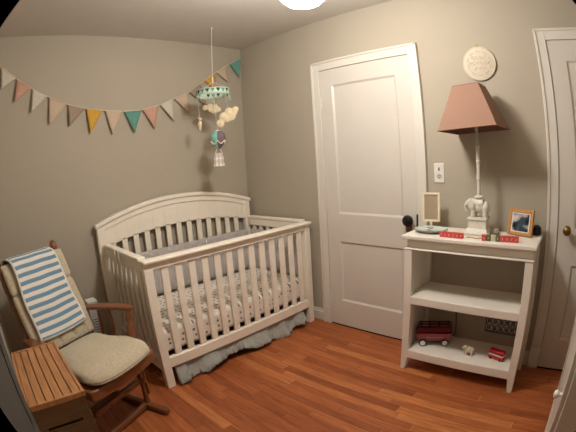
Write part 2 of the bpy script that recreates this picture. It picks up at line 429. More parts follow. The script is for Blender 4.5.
# ------------------------------------------------------------------ ceiling light (the room's lamp)
t = thing('ceiling_light', 'lit frosted white globe light hanging on a short stem at mid ceiling', 'ceiling light', (-1.045, -1.715, H))
obj('canopy', MB().lathe([(.001, 0), (.065, -.001), (.062, -.018), (.03, -.032), (.001, -.034)], n=28, cap=False), M_brass, t, smooth=True)
obj('stem', MB().tube([(0, 0, -.03), (0, 0, -.17)], .008, 12), M_brass, t, smooth=True)
obj('fitter', MB().lathe([(.012, -.150), (.055, -.165), (.06, -.195), (.055, -.2)], n=28), M_brass, t, smooth=True)
obj('glass_globe', MB().lathe([(.05, -.196), (.078, -.208), (.105, -.235), (.121, -.275), (.121, -.315), (.105, -.355), (.078, -.382), (.04, -.397), (.001, -.402)], n=32, cap=False), M_lit, t, smooth=True)

# ------------------------------------------------------------------ crib
CX0, CX1, CY0, CY1 = -1.495, -.05, -.805, -.05
crib = thing('crib', 'white slatted wooden crib with an arched headboard in the room corner', 'crib', ((CX0+CX1)/2, (CY0+CY1)/2, 0))
cx, cy = crib.location.x, crib.location.y
def cb(mb): mb.v = [(x-cx, y-cy, z) for x, y, z in mb.v]; return mb
def part(name, mb, m=M_crib, bevel=.003, **k): return obj(name, cb(mb), m, crib, bevel=bevel, **k)
TR = .857
# front posts (slightly tapered feet)
for x0, x1 in ((CX0+.006, CX0+.066), (CX1-.062, CX1-.006)):
    part('front_post', MB().box(x0, x1, CY0+.008, CY0+.052, 0, .797))
# front top rail with rounded cap and a recessed face below
part('front_rail_cap', MB().box(CX0, CX1, CY0-.012, CY0+.062, .835, TR), bevel=.009, seg=3)
part('front_rail', MB().box(CX0+.004, CX1-.004, CY0+.022, CY0+.05, .80, .835))
part('front_rail_bead', MB().box(CX0+.004, CX1-.004, CY0+.010, CY0+.022, .797, .804), bevel=.002)
part('front_bottom_rail', MB().box(CX0+.066, CX1-.062, CY0+.014, CY0+.046, .138, .212), bevel=.006)
xs = [-1.3456+.0982*k for k in range(13)]
sl = None
for x in xs:
    part('slat', MB().box(x-.0245, x+.0245, CY0+.022, CY0+.038, .205, .80))
# side rails and slats
for sx, nm in ((CX0, 'side'), (CX1-.045, 'side')):
    part('side_rail_cap', MB().box(sx-(.004 if sx == CX0 else 0), sx+.05, CY0+.062, CY1-.04, .845, TR+.012), bevel=.006)
    part('side_rail', MB().box(sx+.006, sx+.038, CY0+.052, CY1-.04, .785, .845))
    part('side_bottom_rail', MB().box(sx+.006, sx+.038, CY0+.052, CY1-.04, .125, .222))
    for k in range(7):
        y = CY0+.125+k*.0885
        part('slat', MB().box(sx+.014, sx+.030, y-.023, y+.023, .22, .787))
HB = .024
# headboard: back posts, arched panel, cap, slats, bottom rail
def arch(x):           # top edge of headboard
    u = (x-(CX0+CX1)/2)/((CX1-CX0)/2); return 1.018+.122*(1-abs(u)**2.0)
def low(x):            # arched lower edge of the panel
    u = (x-(CX0+CX1)/2)/((CX1-CX0)/2); return .832+.085*(1-abs(u)**2.2)
n = 40
def strip(z0f, z1f, y0, y1, xa=CX0-.025, xb=CX1-.02):
    mb = MB(); vs = []
    for i in range(n+1):
        x = xa+(xb-xa)*i/n
        vs += [(x, y0, z0f(x)), (x, y0, z1f(x)), (x, y1, z1f(x)), (x, y1, z0f(x))]
    fs = []
    for i in range(n):
        for a, b2 in ((0, 1), (1, 2), (2, 3), (3, 0)):
            fs.append((4*i+a, 4*i+b2, 4*i+4+b2, 4*i+4+a))
    fs += [(0, 1, 2, 3), (4*n+3, 4*n+2, 4*n+1, 4*n)]
    return mb.add(vs, fs)
part('headboard_frame', strip(lambda x: arch(x)-.062, lambda x: arch(x)-.016, -0.092+HB, -0.058+HB), bevel=.003)
part('headboard_cap', strip(lambda x: arch(x)-.018, lambda x: arch(x)+.012, -0.108+HB, -0.048+HB, CX0-.046, CX1+.008), bevel=.006, seg=3)
mb = strip(low, lambda x: arch(x)-.018, -.082+HB, -.064+HB)                                          # boards with tongue-and-groove beads
for k in range(12):
    x = CX0+.12+k*.11
    mb.box(x-.0025, x+.0025, -0.0845+HB, -0.081+HB, low(x)+.004, arch(x)-.06)
part('headboard_panel', mb, bevel=.001)
for xa, xb in ((CX0-.034, CX0+.035), (CX1-.058, CX1)):
    part('back_post', MB().box(xa, xb, -0.095+HB, -0.05+HB, 0, 1.008))
for k in range(-3, 13):
    x = -1.205+.0996*k
    if CX0+.06 < x < CX1-.06:
        part('slat', MB().box(x-.0225, x+.0225, -0.082+HB, -0.066+HB, .215, low(x)+.01))
part('back_bottom_rail', MB().box(CX0+.058, CX1-.058, -.090, -.058, .125, .222))
mb = MB().box(CX0+.066, CX1-.062, CY0+.08, CY1-.07, .220, .235)
part('mattress_support', mb, M_grey, bevel=0)

# mattress with dotted fitted sheet
mt = thing('crib_mattress', 'crib mattress under a white fitted sheet printed with grey-brown dots', 'mattress', (cx, cy-.02, .236))
def mfn():
    mb = MB(); X, Y_2, Hh = .668, .318, .160
    return mb.box(-X, X, -Y_2, Y_2, 0, Hh)
mo = obj('fitted_sheet', mfn(), M_dots, mt, bevel=.03, seg=4)

# bumper pad: gathered cloth around three sides above the mattress
bmp = thing('crib_bumper', 'pale grey gathered bumper pad tied inside the crib rails', 'crib bumper', (cx, cy, 0))
def ruche(p0, p1, nrm, z0, z1, th, amp, pitch, seam=True):
    p0 = Vector(p0); p1 = Vector(p1); nrm = Vector(nrm); L_ = (p1-p0).length; nu = int(L_/.012); nv = 26
    def f(u, v):
        z = z0+(z1-z0)*v; s = u*L_
        wv = amp*(math.sin(2*PI*s/pitch+1.3*math.sin(5*v+s*9))+.6*noise.noise(Vector((s*14, v*3, 3))))
        puff = th*(abs(math.sin(PI*((v*2) % 1.0)))**.45 if seam else math.sin(PI*v)**.4)
        p = p0+(p1-p0)*u+nrm*(.004+puff+wv*min(1, puff/th if th else 1))
        return (p.x, p.y, z)
    mb = MB(); mb.grid(f, nu, nv)
    o = len(mb.v)
    mb.grid(lambda u, v: tuple((p0+(p1-p0)*u))[:2]+(z0+(z1-z0)*v,), 2, 2)
    return mb
ZB0, ZB1 = .395, .755
for nm, p0, p1, nr in (('back_panel', (CX0+.075-cx, CY1-.055-cy), (CX1-.085-cx, CY1-.055-cy), (0, -1, 0)),
                       ('side_panel', (CX0+.045-cx, CY1-.09-cy), (CX0+.045-cx, CY0+.06-cy), (1, 0, 0)),
                       ('side_panel', (CX1-.052-cx, CY1-.09-cy), (CX1-.052-cx, CY0+.06-cy), (-1, 0, 0))):
    obj(nm, ruche(p0+(0,), p1+(0,), nr, ZB0, ZB1, .018, .005, .035), M_bumper, bmp, smooth=True, fixn=False)
for tx, ty in ((CX0-.002, CY1-.30), (CX0-.002, CY0+.38)):
    pts = [(tx-.006-cx, ty-cy, .80), (tx-.009-cx, ty-.004-cy, .872), (tx+.02-cx, ty-cy, .874), (tx+.055-cx, ty+.002-cy, .866), (tx+.056-cx, ty-cy, .76)]
    mb = MB().tube(pts, .0035, 6); mb.tube([(tx-.008-cx, ty-cy, .865), (tx-.012-cx, ty-.018-cy, .82), (tx-.012-cx, ty-.03-cy, .775)], .004, 6)
    obj('tie', mb, M_white, bmp, smooth=True)
mb = MB().tube([(-.62-cx, -.118-cy, .752), (-.615-cx, -.125-cy, .775), (-.60-cx, -.122-cy, .752), (-.605-cx, -.135-cy, .72)], .004, 6)
obj('tie', mb, M_white, bmp, smooth=True)

# crib skirt
sk = MB(); nu, nv = 150, 16
def HEM(u):
    ks = [(0, .010), (.12, .018), (.27, .045), (.41, .063), (.58, .035), (.75, .010), (.86, .012), (.93, .045), (1, .065)]
    for (a, p), (b, q) in zip(ks, ks[1:]):
        if u <= b: t = (u-a)/(b-a); t = t*t*(3-2*t); return p+(q-p)*t
    return ks[-1][1]
def skf(u, v):
    x = -1.385+1.215*u; top = .205; bot = HEM(u)+.006*math.sin(u*31)+.004*math.sin(u*57)
    z = top+(bot-top)*v
    fl = v**1.6
    y = -.742-.075*fl-.022*v*math.sin(2*PI*u*4.3+2*math.sin(u*7))-.006*v*math.sin(2*PI*u*17+2.5*math.sin(u*13))-.004*fl*math.sin(2*PI*u*41)
    x += .012*v*math.sin(u*50)-.02*v*(1-u)
    if v > .86: y -= .008*math.sin(2*PI*u*62); 
    return (x, y, z)
sk.grid(skf, nu, nv)
so = obj('crib_skirt', sk, M_skirt, smooth=True, fixn=False)
sm = so.modifiers.new('t', 'SOLIDIFY'); sm.thickness = .002
setp(so, 'rumpled pale grey-green crib skirt hanging below the crib front rail', 'crib skirt')

# ------------------------------------------------------------------ changing table
TX, TY0, TY1, TH = -.378, -2.588, -1.778, .893
tb = thing('changing_table', 'white open changing table with two shelves against the right wall', 'changing table', (-.215, (TY0+TY1)/2, 0))
tx, ty = tb.location.x, tb.location.y
def tp(name, mb, m=M_table, bevel=.003, **k):
    mb.v = [(x-tx, y-ty, z) for x, y, z in mb.v]; return obj(name, mb, m, tb, bevel=bevel, **k)
tp('top', MB().box(TX, -.045, TY0, TY1, TH-.022, TH), bevel=.004)
FX = TX+.014; LY0, LY1 = TY0+.014, TY1-.014
tp('apron', MB().box(FX+.028, FX+.045, LY0+.004, LY1-.004, .815, TH-.022))
mb = MB().box(FX-.004, FX+.028, LY0-.002, LY1+.002, .808, .816)
tp('apron_bead', mb)
# panel sides
for y0, y1 in ((LY1-.028, LY1-.008), (LY0+.008, LY0+.028)):
    tp('side_panel', MB().box(FX+.046, -.055, y0, y1, .09, TH-.022))
for side in (1, -1):
    yo = LY1 if side > 0 else LY0
    yi = yo-side*.048
    for xa, xb in ((FX, FX+.034), (-.085, -.05)):
        mb = MB(); xin = xb if xa == FX else xa
        def q(x0, x1, y_in, z): return [(x0, yo, z), (x1, yo, z), (x1, y_in, z), (x0, y_in, z)]
        mb.hexa(q(xa, xb, yi, .105), q(xa, xb, yi, .808 if xa == FX else TH-.022))
        mb.hexa(q(xa, xb, yo-side*.031, 0), q(xa, xb, yi, .105))
        tp('leg', mb, bevel=.002)
    tp('side_apron', MB().box(FX+.046, -.085, min(yo-side*.004, yo-side*.02), max(yo-side*.004, yo-side*.02), .802, TH-.022))
for z0, z1 in ((.470, .520), (.092, .150)):
    tp('shelf', MB().box(FX+.004, -.055, LY0+.028, LY1-.028, z1-.02, z1))
    tp('shelf_rail', MB().box(FX+.001, FX+.02, LY0+.046, LY1-.046, z0, z1-.001))

# ------------------------------------------------------------------ table lamp
LX, LYc = -.172, -2.195
lp = thing('table_lamp', 'white elephant-based table lamp with a rose pyramid shade on the changing table', 'table lamp', (LX, LYc, TH))
def sq(h, z, hy=None): hy = hy or h; return [(-h, -hy, z), (h, -hy, z), (h, hy, z), (-h, hy, z)]
mb = MB(); mb.hexa(sq(.066, .003, .074), sq(.066, .016, .074)); mb.hexa(sq(.062, .016, .070), sq(.048, .040, .060)); mb.hexa(sq(.045, .040, .057), sq(.043, .086, .055)); mb.hexa(sq(.05, .086, .061), sq(.05, .098, .061))
for sx in (-1, 1):
    for sy in (-1, 1): mb.box(sx*.055-.008, sx*.055+.008, sy*.062-.008, sy*.062+.008, 0, .004)
obj('plinth', mb, M_ceramic, lp, bevel=.0025)
# elephant (head towards +y)
mb = MB()
mb.ell((0, -.008, .140), (.028, .042, .032)); mb.ell((0, .018, .146), (.026, .026, .029)); mb.ell((0, -.036, .136), (.025, .022, .030))
mb.ell((0, .044, .156), (.021, .021, .023))
for sx in (-.013, .013):
    for yy, dy in ((.022, .004), (-.034, -.003)):
        mb.tube([(sx, yy, .14), (sx, yy+dy, .112), (sx, yy+dy, .089)], [.015, .0125, .0135], 10)
mb.tube([(0, .058, .160), (0, .068, .148), (0, .071, .132), (0, .066, .119), (0, .060, .114)], [.012, .010, .008, .006, .005], 10)
mb.tube([(0, -.052, .15), (0, -.058, .135), (0, -.056, .118)], [.004, .003, .004], 8)
ES = 1.18
def es(m_): m_.v = [(x*ES, y*ES, .098+(z-.088)*ES) for x, y, z in m_.v]; return m_
el = obj('elephant', es(mb), M_ceramic, lp, smooth=True)
rm = el.modifiers.new('r', 'REMESH'); rm.mode = 'VOXEL'; rm.voxel_size = .0028; rm.use_smooth_shade = True
smo = el.modifiers.new('s', 'SMOOTH'); smo.iterations = 4; smo.factor = .5
for sx in (-1, 1):
    e = obj('ear', es(MB().ell((sx*.023, .034, .152), (.005, .021, .027), Matrix.Rotation(sx*.5, 3, 'Z'))), M_ceramic, el, smooth=True)
    obj('tusk', es(MB().tube([(sx*.008, .058, .150), (sx*.011, .070, .142), (sx*.010, .078, .144)], [.003, .0025, .001], 8)), M_ceramic, el, smooth=True)
obj('saddle_cloth', es(MB().grid(lambda u, v: (.0285*math.sin((u-.5)*3.0), -.026+.036*v, .150+.028*math.cos((u-.5)*3.0)), 14, 5)), M_ceramic, el, smooth=True)
def ring(r, z, h): return [(r*.8, z-h), (r, z-h*.4), (r, z+h*.4), (r*.8, z+h)]
prof = [(.007, .18), (.010, .188), (.012, .196), (.022, .207), (.028, .213), (.026, .218), (.011, .223)]
for z0, z1 in ((.225, .315), (.322, .412), (.419, .50)):
    prof += [(.0115, z0), (.0102, (z0+z1)/2), (.0115, z1-.002), (.0142, z1), (.0142, z1+.005)]
prof += [(.0105, .508)]
obj('pole', MB().lathe(prof, n=20), M_ceramic, lp, smooth=True)
obj('crystal_collar', MB().lathe([(.011, .507), (.016, .515), (.013, .525), (.009, .535), (.010, .55), (.008, .575), (.011, .60), (.011, .64)], n=12), mat('cloudy acrylic', (196, 190, 180), .15, .6), lp, smooth=True)
obj('harp', MB().tube([(0, .0, .60), (0, .035, .64), (0, .04, .74), (0, .0, .835)], .0025, 6).tube([(0, .0, .60), (0, -.035, .64), (0, -.04, .74), (0, .0, .835)], .0025, 6), M_brass, lp, smooth=True)
obj('bulb', MB().lathe([(.012, .64), (.014, .66), (.028, .70), (.030, .725), (.02, .75), (.001, .758)], n=16), mat('unlit bulb glass', (225, 222, 214), .3, .5), lp, smooth=True)
# shade: square pyramid of cloth, thin walls, slightly turned
hb, hbx, ht, htx, zb, zt = .177, .158, .080, .078, 0.0, .258
mb = MB()
def loop(hx, hy, z): return [Vector((-hx, -hy, z)), Vector((hx, -hy, z)), Vector((hx, hy, z)), Vector((-hx, hy, z))]
o = loop(hbx, hb, zb)+loop(htx, ht, zt); th = .003
i = loop(hbx-th, hb-th, zb)+loop(htx-th, ht-th, zt)
mb.add(o+i, [(0, 1, 5, 4), (1, 2, 6, 5), (2, 3, 7, 6), (3, 0, 4, 7), (8, 12, 13, 9), (9, 13, 14, 10), (10, 14, 15, 11), (11, 15, 12, 8)] +
       [(k, (k+1) % 4, 8+(k+1) % 4, 8+k) for k in range(4)]+[(4+k, 4+(k+1) % 4, 12+(k+1) % 4, 12+k) for k in range(4)])
shd = obj('lamp_shade', mb, [M_shade, M_shade_in], lp)
shd.location = (-.006, .004, .592); shd.rotation_euler = (-.065, .02, -.055)
for f in shd.data.polygons:
    if all(v >= 8 for v in f.vertices): f.material_index = 1
for hx, hy, z, r in ((hbx, hb, zb+.003, .0035), (htx, ht, zt-.003, .003)):
    mb = MB(); c4 = loop(hx, hy, z); mb.tube([c4[0], c4[1]], r, 6); mb.tube([c4[1], c4[2]], r, 6); mb.tube([c4[2], c4[3]], r, 6); mb.tube([c4[3], c4[0]], r, 6)
    obj('piping', mb, M_shade, shd, smooth=True)
mb = MB(); mb.tube([(-htx, 0, zt-.012), (htx, 0, zt-.012)], .002, 6); mb.tube([(0, -ht, zt-.012), (0, ht, zt-.012)], .002, 6); mb.lathe([(.004, .24), (.008, .252), (.005, .266), (.001, .272)], n=10)
obj('spider', mb, M_brass, shd, smooth=True)

# ------------------------------------------------------------------ things on the changing table
def stand_frame():
    t = thing('standing_frame', 'small cream upright frame with a plain beige insert on a short foot', 'frame', (-.115, -1.862, TH), math.radians(8))
    w2, h0, h1 = .057, .042, .222
    mb = MB(); f = .013
    mb.box(-.008, .008, -w2, -w2+f, h0, h1); mb.box(-.008, .008, w2-f, w2, h0, h1); mb.box(-.008, .008, -w2+f, w2-f, h0, h0+f); mb.box(-.008, .008, -w2+f, w2-f, h1-f, h1)
    obj('frame', mb, M_mirror_frame, t, bevel=.0015)
    obj('insert', MB().box(-.003, .003, -w2+f, w2-f, h0+f, h1-f), M_linen, t)
    obj('foot', MB().lathe([(.030, 0), (.030, .004), (.012, .009), (.007, .018), (.009, .03), (.007, .043)], n=20), M_mirror_frame, t, smooth=True)
stand_frame()
pl = thing('dish', 'shallow pale green oval dish beside the small cream frame', 'dish', (-.225, -1.905, TH))
obj('bowl', MB().lathe([(.055, 0), (.07, .004), (.094, .014), (.1, .018), (.099, .021), (.09, .017), (.066, .008), (.001, .006)], n=36, M=Matrix.Diagonal(Vector((.85, 1.05, 1)))), M_plate, pl, smooth=True)
obj('rim', MB().tube([(.085*math.cos(a*PI/18), .105*math.sin(a*PI/18), .0185) for a in range(36)], .0025, 6, closed=True), M_grey, pl, smooth=True)
pc = thing('pacifier', 'small grey and white pacifier lying in the pale green dish', 'pacifier', (-.225, -1.885, TH+.012))
obj('shield', MB().ell((0, 0, .006), (.016, .021, .004)), M_white, pc, smooth=True)
obj('ring_handle', MB().tube([(.012*math.cos(a*PI/8), .014*math.sin(a*PI/8)-.018, .013+.003*math.cos(a*PI/8)) for a in range(16)], .002, 6, closed=True), M_grey, pc, smooth=True)
obj('nipple', MB().lathe([(.005, -.004), (.004, .0), (.006, .008)], (0, .002, .004), 10), M_grey, pc, smooth=True)

def glyph(mb, k, y, z, s, d):
    """worn pale marks on the block face (the letters are past reading)"""
    kinds = [[((-.2, -.3), (-.2, .1)), ((.15, -.1), (.15, .3))], [((0, -.35), (0, .3))], [((-.1, -.3), (-.1, .35)), ((.2, .1), (.2, .3))], [((-.25, .1), (.2, .1)), ((-.2, -.2), (.1, -.2))], [((.1, -.3), (.1, .3)), ((-.2, -.1), (0, -.1))]]
    for (a, b_), (c, e) in kinds[k % 5]:
        p = Vector((d, y-a*s, z+b_*s)); q = Vector((d, y-c*s, z+e*s))
        mb.tube([p, q], .0016, 5)
def strip_blocks(label, loc, rz, cols, n_, w_, h_, grp):
    t = thing('name_block', label, 'toy block', loc, rz)
    L_ = w_*n_
    for k in range(n_):
        y = L_/2-w_*(k+.5)
        b_ = obj('letter_tile', MB().box(-.011, .011, y-w_/2+.0006, y+w_/2-.0006, 0, h_), cols[k], t, bevel=.0015)
        g = MB(); glyph(g, (k*3+1+n_) % 5, y, h_/2, h_*.62, -.0115); obj('letter', g, M_pale, b_)
strip_blocks('short row of red letter tiles in front of the green dish', (-.325, -2.076, TH), math.radians(-1), [M_redblock]*6, 6, .0240, .030, 'g')
M_rb2 = M_redblock
strip_blocks('long row of red and green letter tiles in front of the lamp', (-.322, -2.366, TH), math.radians(5), [M_rb2, M_greenblock, mat('cream block paint', (206, 200, 170), .5, .4), M_greenblock, M_rb2, M_rb2, M_rb2, M_rb2], 8, .0268, .033, 'g')

pf = thing('picture_frame', 'honey wood picture frame holding a small colour photo', 'picture frame', (-.140, -2.447, TH), math.radians(-20))
TLT = Matrix.Rotation(math.radians(12), 4, 'Y')
def tilt(mb): mb.v = [tuple(TLT @ Vector(v)) for v in mb.v]; return mb
W2, HF, f = .086, .152, .021
mb = MB(); mb.box(-.009, .009, -W2, -W2+f, .003, HF); mb.box(-.009, .009, W2-f, W2, .003, HF); mb.box(-.009, .009, -W2+f, W2-f, .003, f); mb.box(-.009, .009, -W2+f, W2-f, HF-f, HF)
obj('frame', tilt(mb), M_frame_wood, pf, bevel=.002)
obj('mat_board', tilt(MB().box(-.004, .006, -W2+f, W2-f, f, HF-f)), M_white, pf)
obj('photo', tilt(MB().box(-.006, -.003, -W2+f+.008, W2-f-.008, f+.006, HF-f-.006)), M_photo, pf)
obj('easel_back', MB().hexa([(.052, -.02, 0), (.056, -.02, 0), (.056, .02, 0), (.052, .02, 0)], [(.030, -.012, .10), (.034, -.012, .10), (.034, .012, .10), (.030, .012, .10)]), M_black, pf)
bk = thing('small_speaker', 'small black rounded speaker tucked behind the picture frame', 'speaker', (-.072, -2.548, TH))
obj('body', MB().lathe([(.024, 0), (.030, .006), (.032, .025), (.029, .045), (.018, .054), (.001, .056)], n=24), M_black, bk, smooth=True)
obj('grille', MB().lathe([(.014, .0545), (.013, .0575), (.001, .058)], n=20), M_grey, bk, smooth=True)
stn = MB().ell((0, 0, .017), (.022, .026, .019), n=20, m=12)
stn.v = [(x*(1+.18*noise.noise(Vector((x*50, y*50, z*50)))), y*(1+.2*noise.noise(Vector((y*40, z*40, 2)))), max(0, z)) for x, y, z in stn.v]
so = obj('pebble', stn, mat('grey stone', (142, 134, 118), .8, .2, var=.2, scale=60), smooth=True); so.location = (-.150, -2.30, TH)
setp(so, 'smooth grey pebble beside the lamp plinth', 'stone')
cdm = MB().tube([(-.30+.012*math.sin(q*.9), -2.16-.0115*q, TH+.003) for q in range(9)], .0028, 8)
co = obj('wooden_stick', cdm, M_frame_wood, smooth=True); setp(co, 'thin tan stick lying between the two rows of letter tiles', 'stick')

# ------------------------------------------------------------------ bottom shelf toys
SZ = .150
wg = thing('toy_wagon', 'small dark red toy wagon with white-rimmed wheels on the bottom shelf', 'toy wagon', (-.198, -1.948, SZ), math.radians(24))
wg.scale = (1.08, 1.08, 1.08)
mb = MB(); r0 = .044; l0 = .098
mb.hexa([(-r0, -l0, .038), (r0, -l0, .038), (r0, l0, .038), (-r0, l0, .038)], [(-r0-.008, -l0-.010, .085), (r0+.008, -l0-.010, .085), (r0+.008, l0+.010, .085), (-r0-.008, l0+.010, .085)])
# hollow it: inner faces
bed = MB()
o4 = [(-r0, -l0), (r0, -l0), (r0, l0), (-r0, l0)]; t4 = [(-r0-.008, -l0-.01), (r0+.008, -l0-.01), (r0+.008, l0+.01), (-r0-.008, l0+.01)]
i4 = [(x*.93, y*.965) for x, y in t4]; b4 = [(x*.93, y*.965) for x, y in o4]
vs = [(x, y, .036) for x, y in o4]+[(x, y, .085) for x, y in t4]+[(x, y, .085) for x, y in i4]+[(x, y, .041) for x, y in b4]
fs = [(3, 2, 1, 0)]
for k in range(4):
    j = (k+1) % 4; fs += [(k, j, 4+j, 4+k), (4+k, 4+j, 8+j, 8+k), (8+k, 8+j, 12+j, 12+k)]
fs.append((12, 13, 14, 15)); bed.add(vs, fs)
obj('bed', bed, M_darkred, wg, bevel=.003)
obj('rim', MB().tube([(-r0-.008, -l0-.01, .086), (r0+.008, -l0-.01, .086), (r0+.008, l0+.01, .086), (-r0-.008, l0+.01, .086)], .003, 8, closed=True), M_darkred, wg, smooth=True)
mb = MB()                                               # a white line mark along each side, as printed on the wagon
for sx in (-1, 1): obj('side_stripe', MB().box(min(sx*.0475, sx*.0500), max(sx*.0475, sx*.0500), -.055, .05, .060, .0625), M_pinkf, wg)
mb = MB()
for sx in (-1, 1):
    for z in (.104, .120): mb.box(sx*.049-.002, sx*.049+.002, -l0, l0, z-.005, z+.005)
    for yy in (-.085, -.03, .03, .085): mb.box(sx*.0465-.002, sx*.0465+.002, yy-.004, yy+.004, .07, .126)
for sy in (-1, 1):
    for z in (.104, .120): mb.box(-.045, .045, sy*(l0+.003)-.002, sy*(l0+.003)+.002, z-.005, z+.005)
obj('stake_rail', mb, mat('wagon rail red', (92, 22, 26), .5, .4), wg)
RY = Matrix.Rotation(PI/2, 4, 'Y')
for sx in (-1, 1):
    for yy in (-.068, .068):
        wh = obj('wheel', MB().lathe([(.012, -.006), (.020, -.0065), (.0235, -.004), (.0235, .004), (.020, .0065), (.012, .006)], (sx*.046, yy, .0235), 24, RY), M_rubber, wg, smooth=True)
        obj('rim', MB().lathe([(.0155, -.0066), (.0165, -.0072), (.0165, .0072), (.0155, .0066)], (sx*.046, yy, .0235), 24, RY), M_white, wh, smooth=True)
        obj('hubcap', MB().lathe([(.006, -.009), (.0075, -.0068), (.0075, .0068), (.006, .009)], (sx*.046, yy, .0235), 16, RY), M_white, wh, smooth=True)
mb = MB(); mb.box(-.043, .043, -.070, -.066, .021, .026); mb.box(-.043, .043, .066, .070, .021, .026); mb.box(-.02, .02, -.07, .07, .026, .037)
obj('undercarriage', mb, M_black, wg)
mb = MB().tube([(0, -.10, .045), (0, -.125, .05), (0, -.133, .08), (0, -.128, .17), (0, -.120, .25)], .0032, 8)
mb.tube([(0, -.12, .25), (-.016, -.119, .262), (-.016, -.117, .285), (.016, -.117, .285), (.016, -.119, .262), (0, -.12, .25)], .003, 8)
obj('pull_handle', mb, M_black, wg, smooth=True)

lb = thing('lamb_figurine', 'little cream lamb figurine between the wagon and the red bus', 'figurine', (-.262, -2.222, SZ), math.radians(10))
mb = MB(); mb.ell((0, -.006, .036), (.018, .028, .019)); mb.ell((0, .024, .054), (.012, .013, .013)); mb.ell((-.002, .036, .050), (.008, .010, .008))
for a in range(22):
    th_, ph = a*2.4, math.acos(1-2*(a+.5)/22)
    mb.ell((.017*math.sin(ph)*math.cos(th_), -.006+.027*math.sin(ph)*math.sin(th_), .037+.018*math.cos(ph)), (.0065, .0065, .0065), n=8, m=6)
for sx in (-.010, .010):
    for yy in (.012, -.022): mb.tube([(sx, yy, .028), (sx, yy, .0)], [.0062, .0055], 8)
lbo = obj('body', mb, mat('cream resin', (214, 204, 176), .7, .3, var=.12, scale=80), lb, smooth=True)
rm = lbo.modifiers.new('r', 'REMESH'); rm.mode = 'VOXEL'; rm.voxel_size = .0016; rm.use_smooth_shade = True
for sx in (-1, 1):
    obj('ear', MB().ell((sx*.013, .022, .058), (.007, .003, .004)), MATS['cream resin'], lbo, smooth=True)
    obj('eye', MB().ell((sx*.0075, .037, .054), (.0015, .0015, .0015), n=8, m=6), M_black, lbo, smooth=True)

bs = thing('toy_bus', 'small red toy bus with a white stripe at the right end of the bottom shelf', 'toy bus', (-.245, -2.412, SZ), math.radians(-14))
obj('body', MB().box(-.021, .021, -.054, .054, .006, .030), M_red, bs, bevel=.003)
obj('white_stripe', MB().box(-.0205, .0205, -.0535, .0535, .030, .0375), M_white, bs)
obj('upper_body', MB().box(-.021, .021, -.054, .054, .0375, .062), M_red, bs, bevel=.005, seg=3)
for sx in (-1, 1):
    for k in range(5):
        y = -.040+k*.020; obj('window', MB().box(min(sx*.0205, sx*.0213), max(sx*.0205, sx*.0213), y-.007, y+.007, .043, .053), mat('bus window tint', (72, 26, 28), .3, .5), bs)
for yy in (-.034, .034):
    obj('wheel', MB().lathe([(.008, -.0215), (.0085, -.021), (.0085, .021), (.008, .0215)], (0, yy, .0085), 16, RY), M_rubber, bs, smooth=True)

# ------------------------------------------------------------------ things on the right wall
sw = thing('switch_plate', 'white plate with toggle switch and round socket beside the door', 'switch', (0, -1.878, 1.231))
obj('plate', MB().box(-.007, 0, -.036, .036, -.062, .062), M_plast, sw, bevel=.0025)
obj('toggle', MB().hexa([(-.006, -.005, .012), (-.006, .005, .012), (-.006, .005, .036), (-.006, -.005, .036)], [(-.016, -.004, .026), (-.016, .004, .026), (-.016, .004, .034), (-.016, -.004, .034)]), mat('switch grey plastic', (150, 142, 138), .5, .4), sw)
obj('socket', MB().lathe([(.017, .006), (.017, .009), (.001, .009)], (0, 0, -.022), 20, Matrix.Rotation(-PI/2, 4, 'Y')), mat('socket face', (192, 184, 178), .5, .4), sw)
mb = MB(); mb.box(-.0098, -.0088, -.008, -.0055, -.022, -.012); mb.box(-.0098, -.0088, .0055, .008, -.022, -.012); mb.box(-.0098, -.0088, -.0025, .0025, -.034, -.028)
obj('slot', mb, M_dark, sw)

hp = thing('wall_plaque', 'round cream embroidered plaque hanging above the lampshade', 'wall plaque', (-.001, -2.217, 1.912))
XN = Matrix.Rotation(-PI/2, 4, 'Y')
obj('disc', MB().lathe([(.001, 0), (.105, 0), (.107, .002), (.107, .012), (.102, .015), (.001, .016)], n=48, M=XN, cap=False), mat('cream linen disc', (212, 201, 180), .9, .1, var=.05, scale=40, bump=.5), hp, smooth=True)
obj('hoop', MB().tube([(-.010, .1065*math.cos(a*PI/32), .1065*math.sin(a*PI/32)) for a in range(64)], .0055, 8, closed=True), mat('pale hoop wood', (206, 194, 170), .6, .3), hp, smooth=True)
mb = MB().tube([(-.008, .006, .110), (-.010, .006, .122), (-.010, -.006, .122), (-.008, -.006, .110)], .002, 6)
mb.box(-.014, -.003, -.009, .009, .108, .114)
obj('clasp', mb, M_brass, hp, smooth=True)
M_thread = mat('tan thread', (186, 164, 142), .9, .1)
mb = MB()
for row, (z, n_, s) in enumerate(((.035, 4, .02), (.0, 6, .018), (-.034, 3, .016))):
    for k in range(n_):
        y = (n_/2-.5-k)*.025
        pts = [(-.017, y+s*.5*math.cos(a*.75+row), z+s*.6*math.sin(a*.9+k)) for a in range(8)]
        mb.tube(pts, .0014, 5)
for a in range(10):
    ang = a*2*PI/10+.3; mb.tube([(-.0165, .078*math.cos(ang+d), .078*math.sin(ang+d)) for d in (-.18, -.09, 0, .09, .18)], .0016, 5)
obj('embroidery', mb, M_thread, hp, smooth=True)

